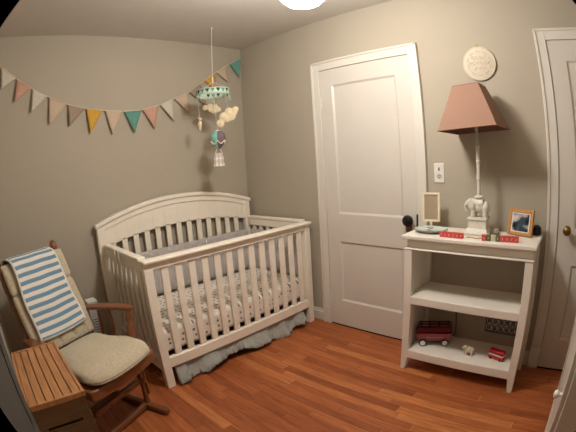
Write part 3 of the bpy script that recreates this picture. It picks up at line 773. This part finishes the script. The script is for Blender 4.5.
vt = thing('wall_vent', 'ornate black and white scrollwork air vent low on the right wall', 'vent', (-.001, -2.385, .265))
obj('backing', MB().box(-.004, 0, -.128, .128, -.053, .053), M_dark, vt)
mb = MB()
for y0, y1, z0, z1 in ((-.135, -.125, -.06, .06), (.125, .135, -.06, .06), (-.125, .125, -.06, -.05), (-.125, .125, .05, .06)):
    mb.box(-.010, 0, y0, y1, z0, z1)
obj('frame', mb, M_grey, vt, bevel=.001)
mb = MB(); M_scroll = mat('scroll paint', (216, 212, 206), .5, .4)
for k in range(6):
    y = -.104+k*.0416
    for z in (-.025, .025):
        mb.tube([(-.008, y+.018*math.cos(a*PI/8), z+.020*math.sin(a*PI/8)) for a in range(16)], .0024, 5, closed=True)
        mb.tube([(-.008, y+(.004+.0012*a)*math.cos(a*.8+k), z+(.004+.0012*a)*math.sin(a*.8+k)) for a in range(9)], .002, 5)
    mb.tube([(-.008, y+.021, -.05), (-.008, y+.0208, .05)], .0016, 5)
mb.tube([(-.008, -.125, 0), (-.008, .125, 0)], .002, 5)
obj('scrollwork', mb, M_scroll, vt, smooth=True)

# small white shelf end at the far left of the back wall
sh = thing('wall_shelf', 'end of a small white floating shelf on the back wall, left edge', 'shelf', (-2.33, 0, 1.43))
obj('board', MB().box(-.088, .082, -.11, 0, -.012, .014), M_trim, sh, bevel=.002)
obj('bracket', MB().prism([(0, -.012), (-.09, -.012), (-.07, -.022), (-.02, -.07), (0, -.08)], -.02, -.002, lambda u, v, d: (d, u, v)), M_trim, sh)

# ------------------------------------------------------------------ bunting
bt = thing('bunting', 'string of felt pennants sagging across the back wall', 'bunting', (-1.2, -.012, 1.84))
top = [(-2.36, 2.30), (-2.25, 2.232), (-2.199, 2.205), (-2.105, 2.13), (-1.979, 2.05), (-1.843, 1.98), (-1.687, 1.915), (-1.539, 1.873), (-1.385, 1.853), (-1.218, 1.840), (-1.055, 1.846), (-.893, 1.884), (-.757, 1.935), (-.612, 1.992), (-.425, 2.121), (-.30, 2.205), (-.185, 2.275), (-.06, 2.35)]
obj('string', MB().tube([(x+1.2, 0, z-1.84) for x, z in top], .0045, 8), M_string, bt, smooth=True)
flags = [((-2.32, 2.275), (-2.25, 2.232), (-2.31, 2.12), M_mustard), ((-2.24, 2.228), (-2.115, 2.135), (-2.225, 2.06), M_whitef), ((-2.101, 2.125), (-1.983, 2.05), (-2.117, 1.956), M_pinkf), ((-1.972, 2.045), (-1.851, 1.98), (-1.978, 1.872), M_whitef),
         ((-1.835, 1.973), (-1.695, 1.918), (-1.833, 1.773), M_beigef), ((-1.679, 1.907), (-1.547, 1.873), (-1.672, 1.746), M_taupef), ((-1.531, 1.871), (-1.397, 1.85), (-1.502, 1.681), M_mustard),
         ((-1.372, 1.849), (-1.227, 1.836), (-1.318, 1.661), M_beigef), ((-1.209, 1.835), (-1.059, 1.843), (-1.128, 1.666), M_teal), ((-1.046, 1.847), (-.902, 1.880), (-.947, 1.69), M_pinkf),
         ((-.886, 1.886), (-.767, 1.93), (-.765, 1.751), M_whitef), ((-.748, 1.938), (-.617, 1.988), (-.614, 1.818), M_beigef), ((-.598, 1.998), (-.48, 2.08), (-.425, 1.873), M_taupef),
         ((-.435, 2.113), (-.315, 2.193), (-.33, 2.03), M_mustard), ((-.30, 2.203), (-.19, 2.265), (-.18, 2.11), M_beigef)]
for a, b_, c, m in flags:
    mb = MB(); n_ = 8
    A, B, Cc = (Vector((p[0]+1.2, 0, p[1]-1.84)) for p in (a, b_, c))
    curl = random.uniform(-.010, .004)
    vs = []; idx = {}
    for i in range(n_+1):
        for j in range(n_+1-i):
            v = A*(1-i/n_-j/n_)+B*(j/n_)+Cc*(i/n_); u = j/max(1, n_-i)
            tt = i/n_
            v.y = -.004-.012*tt+curl*tt*(1-u)-.004*math.sin(u*PI)
            idx[(i, j)] = len(vs); vs.append(v)
    fs = []
    for i in range(n_):
        for j in range(n_-i):
            fs.append((idx[(i, j)], idx[(i, j+1)], idx[(i+1, j)]))
            if j < n_-i-1: fs.append((idx[(i, j+1)], idx[(i+1, j+1)], idx[(i+1, j)]))
    mb.add(vs, fs)
    p = obj('pennant', mb, m, bt, smooth=True); s_2 = p.modifiers.new('t', 'SOLIDIFY'); s_2.thickness = .0035; s_2.offset = 0
# last teal pennant hangs in the corner, turned towards the right wall
mb = MB().add([(-.15+1.2, -.02, 2.29-1.84), (-.06+1.2, -.065, 2.345-1.84), (-.06+1.2, -.04, 2.17-1.84)], [(0, 1, 2)])
p = obj('pennant', mb, M_teal, bt); s_2 = p.modifiers.new('t', 'SOLIDIFY'); s_2.thickness = .0035; s_2.offset = 0

# ------------------------------------------------------------------ baby mobile
mo_ = thing('baby_mobile', 'baby mobile of felt clouds and a hot air balloon hanging over the crib', 'baby mobile', (-.617, -.395, H))
obj('ceiling_hook', MB().lathe([(.012, 0), (.012, -.004), (.003, -.006), (.003, -.014)], n=12), M_white, mo_, smooth=True)
obj('cord', MB().tube([(0, 0, -.01), (0, 0, -.43)], .0018, 6), M_white, mo_)
obj('swivel', MB().lathe([(.003, -.425), (.006, -.43), (.006, -.462), (.003, -.47)], n=10), M_white, mo_, smooth=True)
RR = .128; ZR = -.552
mb = MB().lathe([(RR, ZR-.022), (RR+.002, ZR-.022), (RR+.002, ZR+.022), (RR, ZR+.022)], n=48, cap=False); 
hoop = obj('hoop', mb, M_mint, mo_, smooth=True)
mb = MB()
for k in range(4):
    a = k*PI/2+.4; mb.tube([(0, 0, -.465), (RR*math.cos(a), RR*math.sin(a), ZR+.022)], .0012, 5)
obj('cord', mb, M_white, mo_)
for k in range(20):
    a = 2*PI*k/20; da = .13
    def pt(an, z, r=RR+.004): return (r*math.cos(an), r*math.sin(an), z)
    o_ = obj('pennant', MB().add([pt(a-da, ZR+.016), pt(a+da, ZR+.016), pt(a, ZR-.014)], [(0, 1, 2)]), M_teal if k % 2 else mat('dark green felt', (60, 76, 66), .9, .1), hoop); z_ = o_.modifiers.new('t', 'SOLIDIFY'); z_.thickness = .002
    mb3 = MB().tube([pt(a+.16, ZR-.01), pt(a+.165, ZR-.04), pt(a+.15, ZR-.066+.01*math.sin(k*2.1))], .0022, 5)
    obj('ribbon', mb3, M_mint, hoop, smooth=True)
obj('rim_band', MB().tube([pt(2*PI*k/40, ZR-.02, RR+.003) for k in range(40)], .004, 6, closed=True), M_whitef, hoop, smooth=True)
CF = (Vector((.748, -.664, 0)))       # across the view: cloud faces turn to the room
def felt_cloud(c, sc, rot, m, th=.022):
    lobes = [(-.075, -.045, .034), (-.035, -.006, .040), (.012, .022, .036), (.020, -.018, .036), (.062, .024, .028), (-.012, -.02, .036), (.045, .0, .026)]
    mb = MB()
    ca, sa = math.cos(rot), math.sin(rot)
    for u, v, r in lobes:
        uu, vv = (u*ca-v*sa)*sc, (u*sa+v*ca)*sc
        mb.ell(Vector(c)+CF*uu+Vector((0, 0, vv)), (r*sc, r*sc, r*sc), Matrix((CF, Vector((0, 0, 1)), Vector((.664, .748, 0))*(th/(r*sc)*.5))).transposed().to_4x4().to_3x3())
    return mb
M_stitch = mat('felt edging', (186, 162, 122), .95, .1)
def cloud(c, sc, rot):
    o_ = obj('cloud', felt_cloud(c, sc, rot, M_cream), M_cream, mo_, smooth=True)
    r_ = o_.modifiers.new('r', 'REMESH'); r_.mode = 'VOXEL'; r_.voxel_size = .003; r_.use_smooth_shade = True
    s_3 = o_.modifiers.new('s', 'SMOOTH'); s_3.iterations = 12
    obj('cord', MB().tube([Vector(c)+Vector((0, 0, .02)), Vector((c[0]*.9, c[1]*.9, ZR-.02))], .0010, 5), M_white, o_)
    return o_
cloud((.083, -.073, -.737), 1.0, .22)
cloud((.03, .05, -.665), .72, -.7)
# small animal at the left, turned edge on
c = Vector((-.085, .07, -.79))
mb = MB(); mb.ell(c, (.016, .012, .030)); mb.ell(c+Vector((.004, -.004, .036)), (.013, .011, .013)); mb.ell(c+Vector((0, 0, -.03)), (.010, .009, .022))
for s in (-1, 1): mb.ell(c+Vector((s*.010, 0, .050)), (.004, .004, .009))
o_ = obj('bear', mb, M_cream, mo_, smooth=True); o_['label'] = 'small tan felt animal'
r_ = o_.modifiers.new('r', 'REMESH'); r_.mode = 'VOXEL'; r_.voxel_size = .0025; r_.use_smooth_shade = True
obj('cord', MB().tube([c+Vector((0, 0, .045)), (RR*-.7, .085, ZR-.02)], .0010, 5), M_white, o_)
# hot air balloon: gored envelope, swag, basket
bc = Vector((.018, -.012, -.912))
prof = [(.001, .062), (.022, .056), (.040, .036), (.046, .010), (.040, -.018), (.026, -.046), (.014, -.062), (.012, -.066)]
def gore(k0, k1):
    mb = MB(); vs = []; n_ = 12
    for r, z in prof:
        for i in range(n_+1):
            a = (k0+(k1-k0)*i/n_); vs.append(bc+Vector((r*math.cos(a), r*math.sin(a), z)))
    fs = [(j*(n_+1)+i, j*(n_+1)+i+1, (j+1)*(n_+1)+i+1, (j+1)*(n_+1)+i) for j in range(len(prof)-1) for i in range(n_)]
    return mb.add(vs, fs)
va = math.atan2(-.748, -.664)        # towards the camera
env = obj('balloon', gore(va-.0, va-2.09), mat('sea green felt', (136, 196, 176), .95, .1), mo_, smooth=True, label='mint, mauve and cream balloon')
obj('gore', gore(va-.0, va+2.09), M_mauve, env, smooth=True)
obj('gore', gore(va+2.09, va+4.19), M_mustard, env, smooth=True)
mb = MB()
for k in range(6):
    a0 = va+k*PI/3-PI/3
    pts = []
    for i in range(9):
        a = a0+PI/3*i/8; sag = .022*math.sin(PI*i/8); z = .002-sag; r = .048-.35*sag
        pts.append(bc+Vector((r*math.cos(a), r*math.sin(a), z-.012)))
    mb.tube(pts, .0035, 6)
obj('swag', mb, M_white, env, smooth=True)
obj('crown_cap', MB().lathe([(.024, .050), (.016, .060), (.001, .066)], bc, 16), M_white, env, smooth=True)
mb = MB()
Bz = Matrix.Rotation(va, 3, 'Z')
def bk_(x, y, z): return bc+Bz @ Vector((x, y, z))
def sqr(h, z): return [bk_(-h, -h, z), bk_(h, -h, z), bk_(h, h, z), bk_(-h, h, z)]
bsk = obj('basket', MB().hexa(sqr(.030, -.185), sqr(.022, -.095)), mat('checked cloth', (214, 204, 192), .9, .1), env, bevel=.002)
mb = MB()
for h0, z0, h1, z1 in ((.0305, -.182, .0285, -.165), (.0262, -.138, .0247, -.123)):
    mb.hexa(sqr(h0+.0012, z0), sqr(h1+.0012, z1))
obj('basket_band', mb, M_white, bsk)
mb = MB()
for s in (-.018, 0, .018):
    mb.hexa([bk_(.0305, s*1.3-.003, -.184), bk_(.0325, s*1.3-.003, -.184), bk_(.0325, s*1.3+.003, -.184), bk_(.0305, s*1.3+.003, -.184)], [bk_(.022, s-.002, -.097), bk_(.024, s-.002, -.097), bk_(.024, s+.002, -.097), bk_(.022, s+.002, -.097)])
obj('basket_stripe', mb, mat('mauve cloth', (184, 160, 154), .9, .1), bsk)
mb = MB()
for q in ((-1, -1), (1, -1), (1, 1), (-1, 1)):
    mb.tube([bk_(q[0]*.021, q[1]*.021, -.096), bk_(q[0]*.010, q[1]*.010, -.064)], .0012, 5)
mb.tube([bc+Vector((0, 0, .06)), Vector((.0, 0, -.47))], .0010, 5)
obj('rigging', mb, M_white, env)

env.scale = (1.25, 1.25, 1.12); env.location = (bc.x*-.25, bc.y*-.25, (bc.z+.05)*-.12)

# ------------------------------------------------------------------ glider rocking chair
gang = math.atan2(.42, .907)
GL = (-1.844, -1.11, 0)
ch = thing('glider_rocker', 'brown wooden glider rocking chair in front of the back wall', 'rocking chair', GL, gang)
def gp(name, mb, m=M_wood, bevel=.004, **k): return obj(name, mb, m, ch, bevel=bevel, **k)
# local: x across (right in the photo), y towards the back, z up.
for sx in (-1, 1):
    mb = MB(); mb.box(sx*.215-.022, sx*.215+.022, -.03, .52, .0, .045)
    gp('floor_rail', mb, bevel=.01)
    for yy in (.13, .42):
        gp('upright', MB().lathe([(.020, .045), (.017, .09), (.013, .14), (.016, .18), (.019, .22), (.016, .26), (.014, .29), (.001, .292)], (sx*.225, yy, 0), 14), smooth=True, bevel=0)
    for yy in (.13, .42):
        gp('swing_arm', MB().box(sx*.252-.006, sx*.252+.006, yy-.014, yy+.014, .09, .37), bevel=.003)
    for yy in (.13, .42):
        gp('peg', MB().lathe([(.012, 0), (.013, .01), (.009, .018), (.001, .02)], (sx*.225, yy-.0155, .205), 12, Matrix.Rotation(PI/2, 4, 'X')), smooth=True, bevel=0)
for yy, z in ((.13, .03), (.42, .03), (.13, .205), (.42, .205)):
    gp('crossbar', MB().box(-.20, .20, yy-.014, yy+.014, z-.018+.002, z+.018), bevel=.005)
# seat platform with bowed front
pts = [(-.255, .50), (-.26, .0), (-.22, -.015), (-.1, -.028), (0, -.031), (.1, -.028), (.22, -.015), (.26, .0), (.255, .50)]
gp('seat_frame', MB().prism(pts, .365, .425, lambda u, v, d: (u, v, d)), bevel=.008)
gp('lower_seat_rail', MB().prism([(x*.82, y*.8+.07) for x, y in pts], .335, .364, lambda u, v, d: (u, v, d)), bevel=.005)
# backrest
def bk2(x, z, off=0):     # point in the back plane
    s = (z-.42)/(.95-.42); return (x, .475+off+.225*s, z)
for sx in (-1, 1):
    rr = []; zz = []
    prof = [(.30, .016), (.42, .020), (.50, .016), (.55, .021), (.58, .014), (.62, .019), (.70, .017), (.76, .021), (.79, .014), (.82, .019), (.88, .018), (.915, .020), (.945, .011), (.957, .021), (.975, .025), (.993, .023), (1.006, .016), (1.012, .003)]
    mb = MB().tube([bk2(sx*.225, z) for z, r in prof], [r for z, r in prof], 14)
    gp('back_post', mb, smooth=True, bevel=0)
n_ = 20
mb = MB(); vs = []
for i in range(n_+1):
    x = -.21+.42*i/n_; zt_ = .925+.02*math.cos(x/.21*PI/2); zb_ = .845+.01*math.cos(x/.21*PI/2)
    a0, a1 = bk2(x, zb_, -.012), bk2(x, zt_, -.012); b0, b1 = bk2(x, zb_, .012), bk2(x, zt_, .012)
    vs += [a0, a1, b1, b0]
fs = [(4*i+a, 4*i+b2, 4*i+4+b2, 4*i+4+a) for i in range(n_) for a, b2 in ((0, 1), (1, 2), (2, 3), (3, 0))]+[(0, 1, 2, 3), (4*n_+3, 4*n_+2, 4*n_+1, 4*n_)]
gp('crest_rail', mb.add(vs, fs))
for x in (-.14, -.07, 0, .07, .14):
    gp('back_spindle', MB().tube([bk2(x, .44), bk2(x, .65), bk2(x, .86)], [.008, .012, .008], 10), smooth=True, bevel=0)
gp('lower_back_rail', MB().hexa([bk2(-.21, .44, -.012), bk2(.21, .44, -.012), bk2(.21, .44, .012), bk2(-.21, .44, .012)], [bk2(-.21, .50, -.012), bk2(.21, .50, -.012), bk2(.21, .50, .012), bk2(-.21, .50, .012)]))
# arms
for sx in (-1, 1):
    mb = MB(); n_ = 16; vs = []
    for i in range(n_+1):
        s = i/n_; y = .545-.415*s; z = .592+.042*s; x = sx*(.245+.055*s); hw = .020+.016*math.sin(PI*min(1, s*1.15))**.8+.008*s
        if i in (0, n_): hw *= .7
        z += .012*math.sin(s*PI)-(.03 if sx < 0 else 0)
        vs += [(x-hw, y, z-.012), (x-hw, y, z+.010), (x+hw, y, z+.010), (x+hw, y, z-.012)]
    fs = [(4*i+a, 4*i+b2, 4*i+4+b2, 4*i+4+a) for i in range(n_) for a, b2 in ((0, 1), (1, 2), (2, 3), (3, 0))]+[(0, 1, 2, 3), (4*n_+3, 4*n_+2, 4*n_+1, 4*n_)]
    gp('armrest', mb.add(vs, fs), M_wood_arm, bevel=.008, seg=3)
    gp('arm_post', MB().tube([(sx*.262, .16, .40), (sx*.266, .16, .44), (sx*.272, .16, .50), (sx*.278, .16, .545), (sx*.281, .16, .57), (sx*.284, .16, .625 if sx > 0 else .60)], [.024, .026, .024, .015, .021, .016], 14), smooth=True, bevel=0)
    for yy, xx in ((.30, .262), (.40, .257)):
        gp('arm_spindle', MB().tube([(sx*.25, yy, .42), (sx*xx, yy, .50), (sx*xx, yy, .61 if sx > 0 else .58)], [.008, .011, .008], 10), smooth=True, bevel=0)

# cushions
def pillow(fn, nu=46, nv=46):
    """closed pillow: fn(u, v, side) -> 3-D with u, v in -1..1"""
    mb = MB()
    for side in (1, -1):
        mb.grid(lambda u, v: fn(u*2-1, v*2-1, side), nu, nv)
    return mb
def fatn(u, v, p=6): return (max(0, 1-abs(u)**p)*max(0, 1-abs(v)**p))**.42
def weld(o):
    bm = bmesh.new(); bm.from_mesh(o.data); bmesh.ops.remove_doubles(bm, verts=bm.verts, dist=.0008); bmesh.ops.recalc_face_normals(bm, faces=bm.faces)
    for f_ in bm.faces: f_.smooth = True
    bm.to_mesh(o.data); bm.free()
def seatf(u, v, side):
    # v -1 front .. 1 back
    b = -.062+.477*(v+1)/2
    hw = .240 if b < .16 else .240-.045*min(1, (b-.16)/.09)
    hw -= .045*max(0, (-v-.6)/.4)**2
    a = u*hw; b += .028*abs(u)**2.5*(1 if v < 0 else 0)*(-v)
    t = fatn(u, v, 5)
    z = .462+side*(.042*t)
    if side > 0: z += .010*math.cos(u*1.4)*math.cos(v*1.3)*t+.004*noise.noise(Vector((u*3, v*3, 0)))*t
    else: z = max(z, .4275)
    if v < -.55 and side > 0: z -= .012*((-v-.55)/.45)
    return (a, b, z)
o_ = obj('seat_cushion', pillow(seatf), M_cush, smooth=True, fixn=False); weld(o_)
o_.location = GL; o_.rotation_euler = (0, 0, gang); setp(o_, 'plump beige seat cushion on the wooden glider rocker', 'cushion')
mb = None
def backf(u, v, side):
    s = (v+1)/2; z0, z1 = .475, .965
    z = z0+(z1-z0)*s
    hw = .238
    g = 1.0
    notch = math.exp(-((z-.80)/.012)**2)
    hw -= .012*notch
    a = u*hw
    if z < .80 and side > 0:
        for q in (-.16, -.055, .055, .16): g -= .45*math.exp(-((a-q)/.011)**2)
    if side > 0: g -= .45*notch
    t = fatn(u, v, 7)*g
    p = bk2(a, z)
    off = -.062+(-side)*(.036*t)
    # lean normal
    return (p[0], p[1]+off*.92, p[2]+(-off)*-.38*0+.0)
o_ = obj('back_cushion', pillow(backf, 70, 60), M_cush, smooth=True, fixn=False); weld(o_)
o_.location = GL; o_.rotation_euler = (0, 0, gang); setp(o_, 'tall beige channelled back cushion leaning on the glider backrest', 'cushion')

# blanket over the back
path = []   # (offset along back y, z) going from front bottom up, over the crest, and down behind
for i in range(21):
    z = .565+(.955-.565)*i/20; p = bk2(0, z, -.116); path.append((p[1], p[2]))
p0 = bk2(0, .955, -.116)
for a in (25, 55, 85, 115, 145, 175):
    path.append((p0[1]+.073-.073*math.cos(math.radians(a)), p0[2]+.034*math.sin(math.radians(a))))
for i in range(1, 9):
    path.append((path[26][0]-.009*i+.004, .95-.022*i))
plen = [0]
for i in range(1, len(path)): plen.append(plen[-1]+math.dist(path[i], path[i-1]))
mb = MB(); nu = 30; nv = len(path); vs = []; uvs = []
for j in range(nv):
    s = plen[j]/plen[20]
    for i in range(nu):
        u = i/(nu-1)
        cx_ = -.018+.012*min(1, s)*0; hw = .184-.016*min(1.1, s)
        x = cx_+(u*2-1)*hw+.004*math.sin(s*9)
        y, z = path[j]
        z += -.010*(1-min(1, s))*math.sin(u*PI) if s < 1 else .0
        y -= .004*math.sin(u*14+s*2)*min(1, s)+.006*noise.noise(Vector((u*3, s*3, 1)))
        vs.append((x, y, z)); uvs.append((u, s))
mb.add(vs, [(j*nu+i, j*nu+i+1, (j+1)*nu+i+1, (j+1)*nu+i) for j in range(nv-1) for i in range(nu-1)])
bl = obj('baby_blanket', mb, M_stripe, smooth=True, fixn=False)
uvl = bl.data.uv_layers.new(name='UVMap')
for lp_ in bl.data.loops: uvl.data[lp_.index].uv = uvs[lp_.vertex_index]
z_ = bl.modifiers.new('t', 'SOLIDIFY'); z_.thickness = .006; z_.offset = 0
bl.location = GL; bl.rotation_euler = (0, 0, gang); setp(bl, 'blue and white striped baby blanket draped over the glider back', 'blanket')

# ------------------------------------------------------------------ slatted crate / side box in the foreground
bx = thing('slatted_box', 'brown wooden box with a slatted top in the lower left foreground', 'box', (-2.273, -1.37, 0))
X2, Y2, ZT = .118, .248, .68
mb = MB(); f = .012
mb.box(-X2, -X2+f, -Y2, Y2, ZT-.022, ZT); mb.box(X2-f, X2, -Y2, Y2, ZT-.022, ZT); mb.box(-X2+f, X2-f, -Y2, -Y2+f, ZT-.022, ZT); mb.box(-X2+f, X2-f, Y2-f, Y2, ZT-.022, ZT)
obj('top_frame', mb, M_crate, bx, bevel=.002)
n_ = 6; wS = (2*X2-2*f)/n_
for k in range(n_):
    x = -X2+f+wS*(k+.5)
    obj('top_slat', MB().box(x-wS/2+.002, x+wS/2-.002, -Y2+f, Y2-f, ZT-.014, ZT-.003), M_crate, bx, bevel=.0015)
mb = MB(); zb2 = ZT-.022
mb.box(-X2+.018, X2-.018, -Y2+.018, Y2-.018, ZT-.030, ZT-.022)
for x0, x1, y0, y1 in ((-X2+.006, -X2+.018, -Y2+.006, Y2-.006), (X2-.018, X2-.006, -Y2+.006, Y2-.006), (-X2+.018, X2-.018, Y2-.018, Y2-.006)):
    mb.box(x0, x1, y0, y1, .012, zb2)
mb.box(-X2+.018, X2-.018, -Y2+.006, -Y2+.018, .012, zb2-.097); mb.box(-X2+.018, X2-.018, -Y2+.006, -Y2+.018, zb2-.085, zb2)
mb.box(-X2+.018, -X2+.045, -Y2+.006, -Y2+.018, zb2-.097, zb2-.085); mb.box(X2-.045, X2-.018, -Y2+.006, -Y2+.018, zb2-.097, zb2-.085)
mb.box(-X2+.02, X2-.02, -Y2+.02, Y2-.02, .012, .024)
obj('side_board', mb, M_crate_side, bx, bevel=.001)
for sx in (-1, 1):
    for sy in (-1, 1): obj('foot', MB().lathe([(.012, 0), (.014, .012)], (sx*.09, sy*.22, 0), 12), M_black, bx)
obj('paper_label', MB().box(.005, .085, -Y2+.0045, -Y2+.0058, .44, .502), M_white, bx, label='plain white paper label')

# ------------------------------------------------------------------ slim white box between chair and crib
av = thing('air_purifier', 'slim white upright box standing between glider and crib', 'air purifier', (-1.69, -.115, 0))
obj('body', MB().box(-.042, .042, -.05, .05, 0, .485), mat('dull white plastic', (190, 186, 178), .5, .4), av, bevel=.006)
obj('lid', MB().box(-.040, .040, -.048, .048, .485, .5), M_white, av, bevel=.004)
mb = MB()
for k in range(9): mb.box(-.03, .03, -.0515, -.0495, .2+.02*k, .206+.02*k)
obj('grille', mb, M_grey, av)

# ------------------------------------------------------------------ white cabinet at the right edge
dr = thing('cabinet', 'white cabinet with a round white knob at the right foreground edge', 'cabinet', (-.80, -3.168, 0))
obj('carcass', MB().box(-.345, .335, -.31, .29, .06, 1.0), M_trim, dr, bevel=.004)
obj('top', MB().box(-.355, .345, -.315, .315, 1.0, 1.025), M_trim, dr, bevel=.006)
for sx in (-1, 1):
    for sy in (-1, 1): obj('leg', MB().box(sx*.30-.02, sx*.30+.02, sy*.27-.02, sy*.27+.02, 0, .06), M_trim, dr)
mb = MB().box(-.335, .325, .29, .304, .08, .985)
for x0, x1, z0, z1 in ((-.335, -.27, .08, .985), (.26, .325, .08, .985), (-.27, .26, .08, .15), (-.27, .26, .915, .985)): mb.box(x0, x1, .304, .309, z0, z1)
dd = obj('door', mb, M_trim, dr, bevel=.002)
obj('knob', MB().lathe([(.009, .0), (.009, .012), (.015, .018), (.018, .025), (.014, .034), (.001, .037)], (-.305, .308, .545), 18, Matrix.Rotation(-PI/2, 4, 'X')), M_plast, dd, smooth=True)
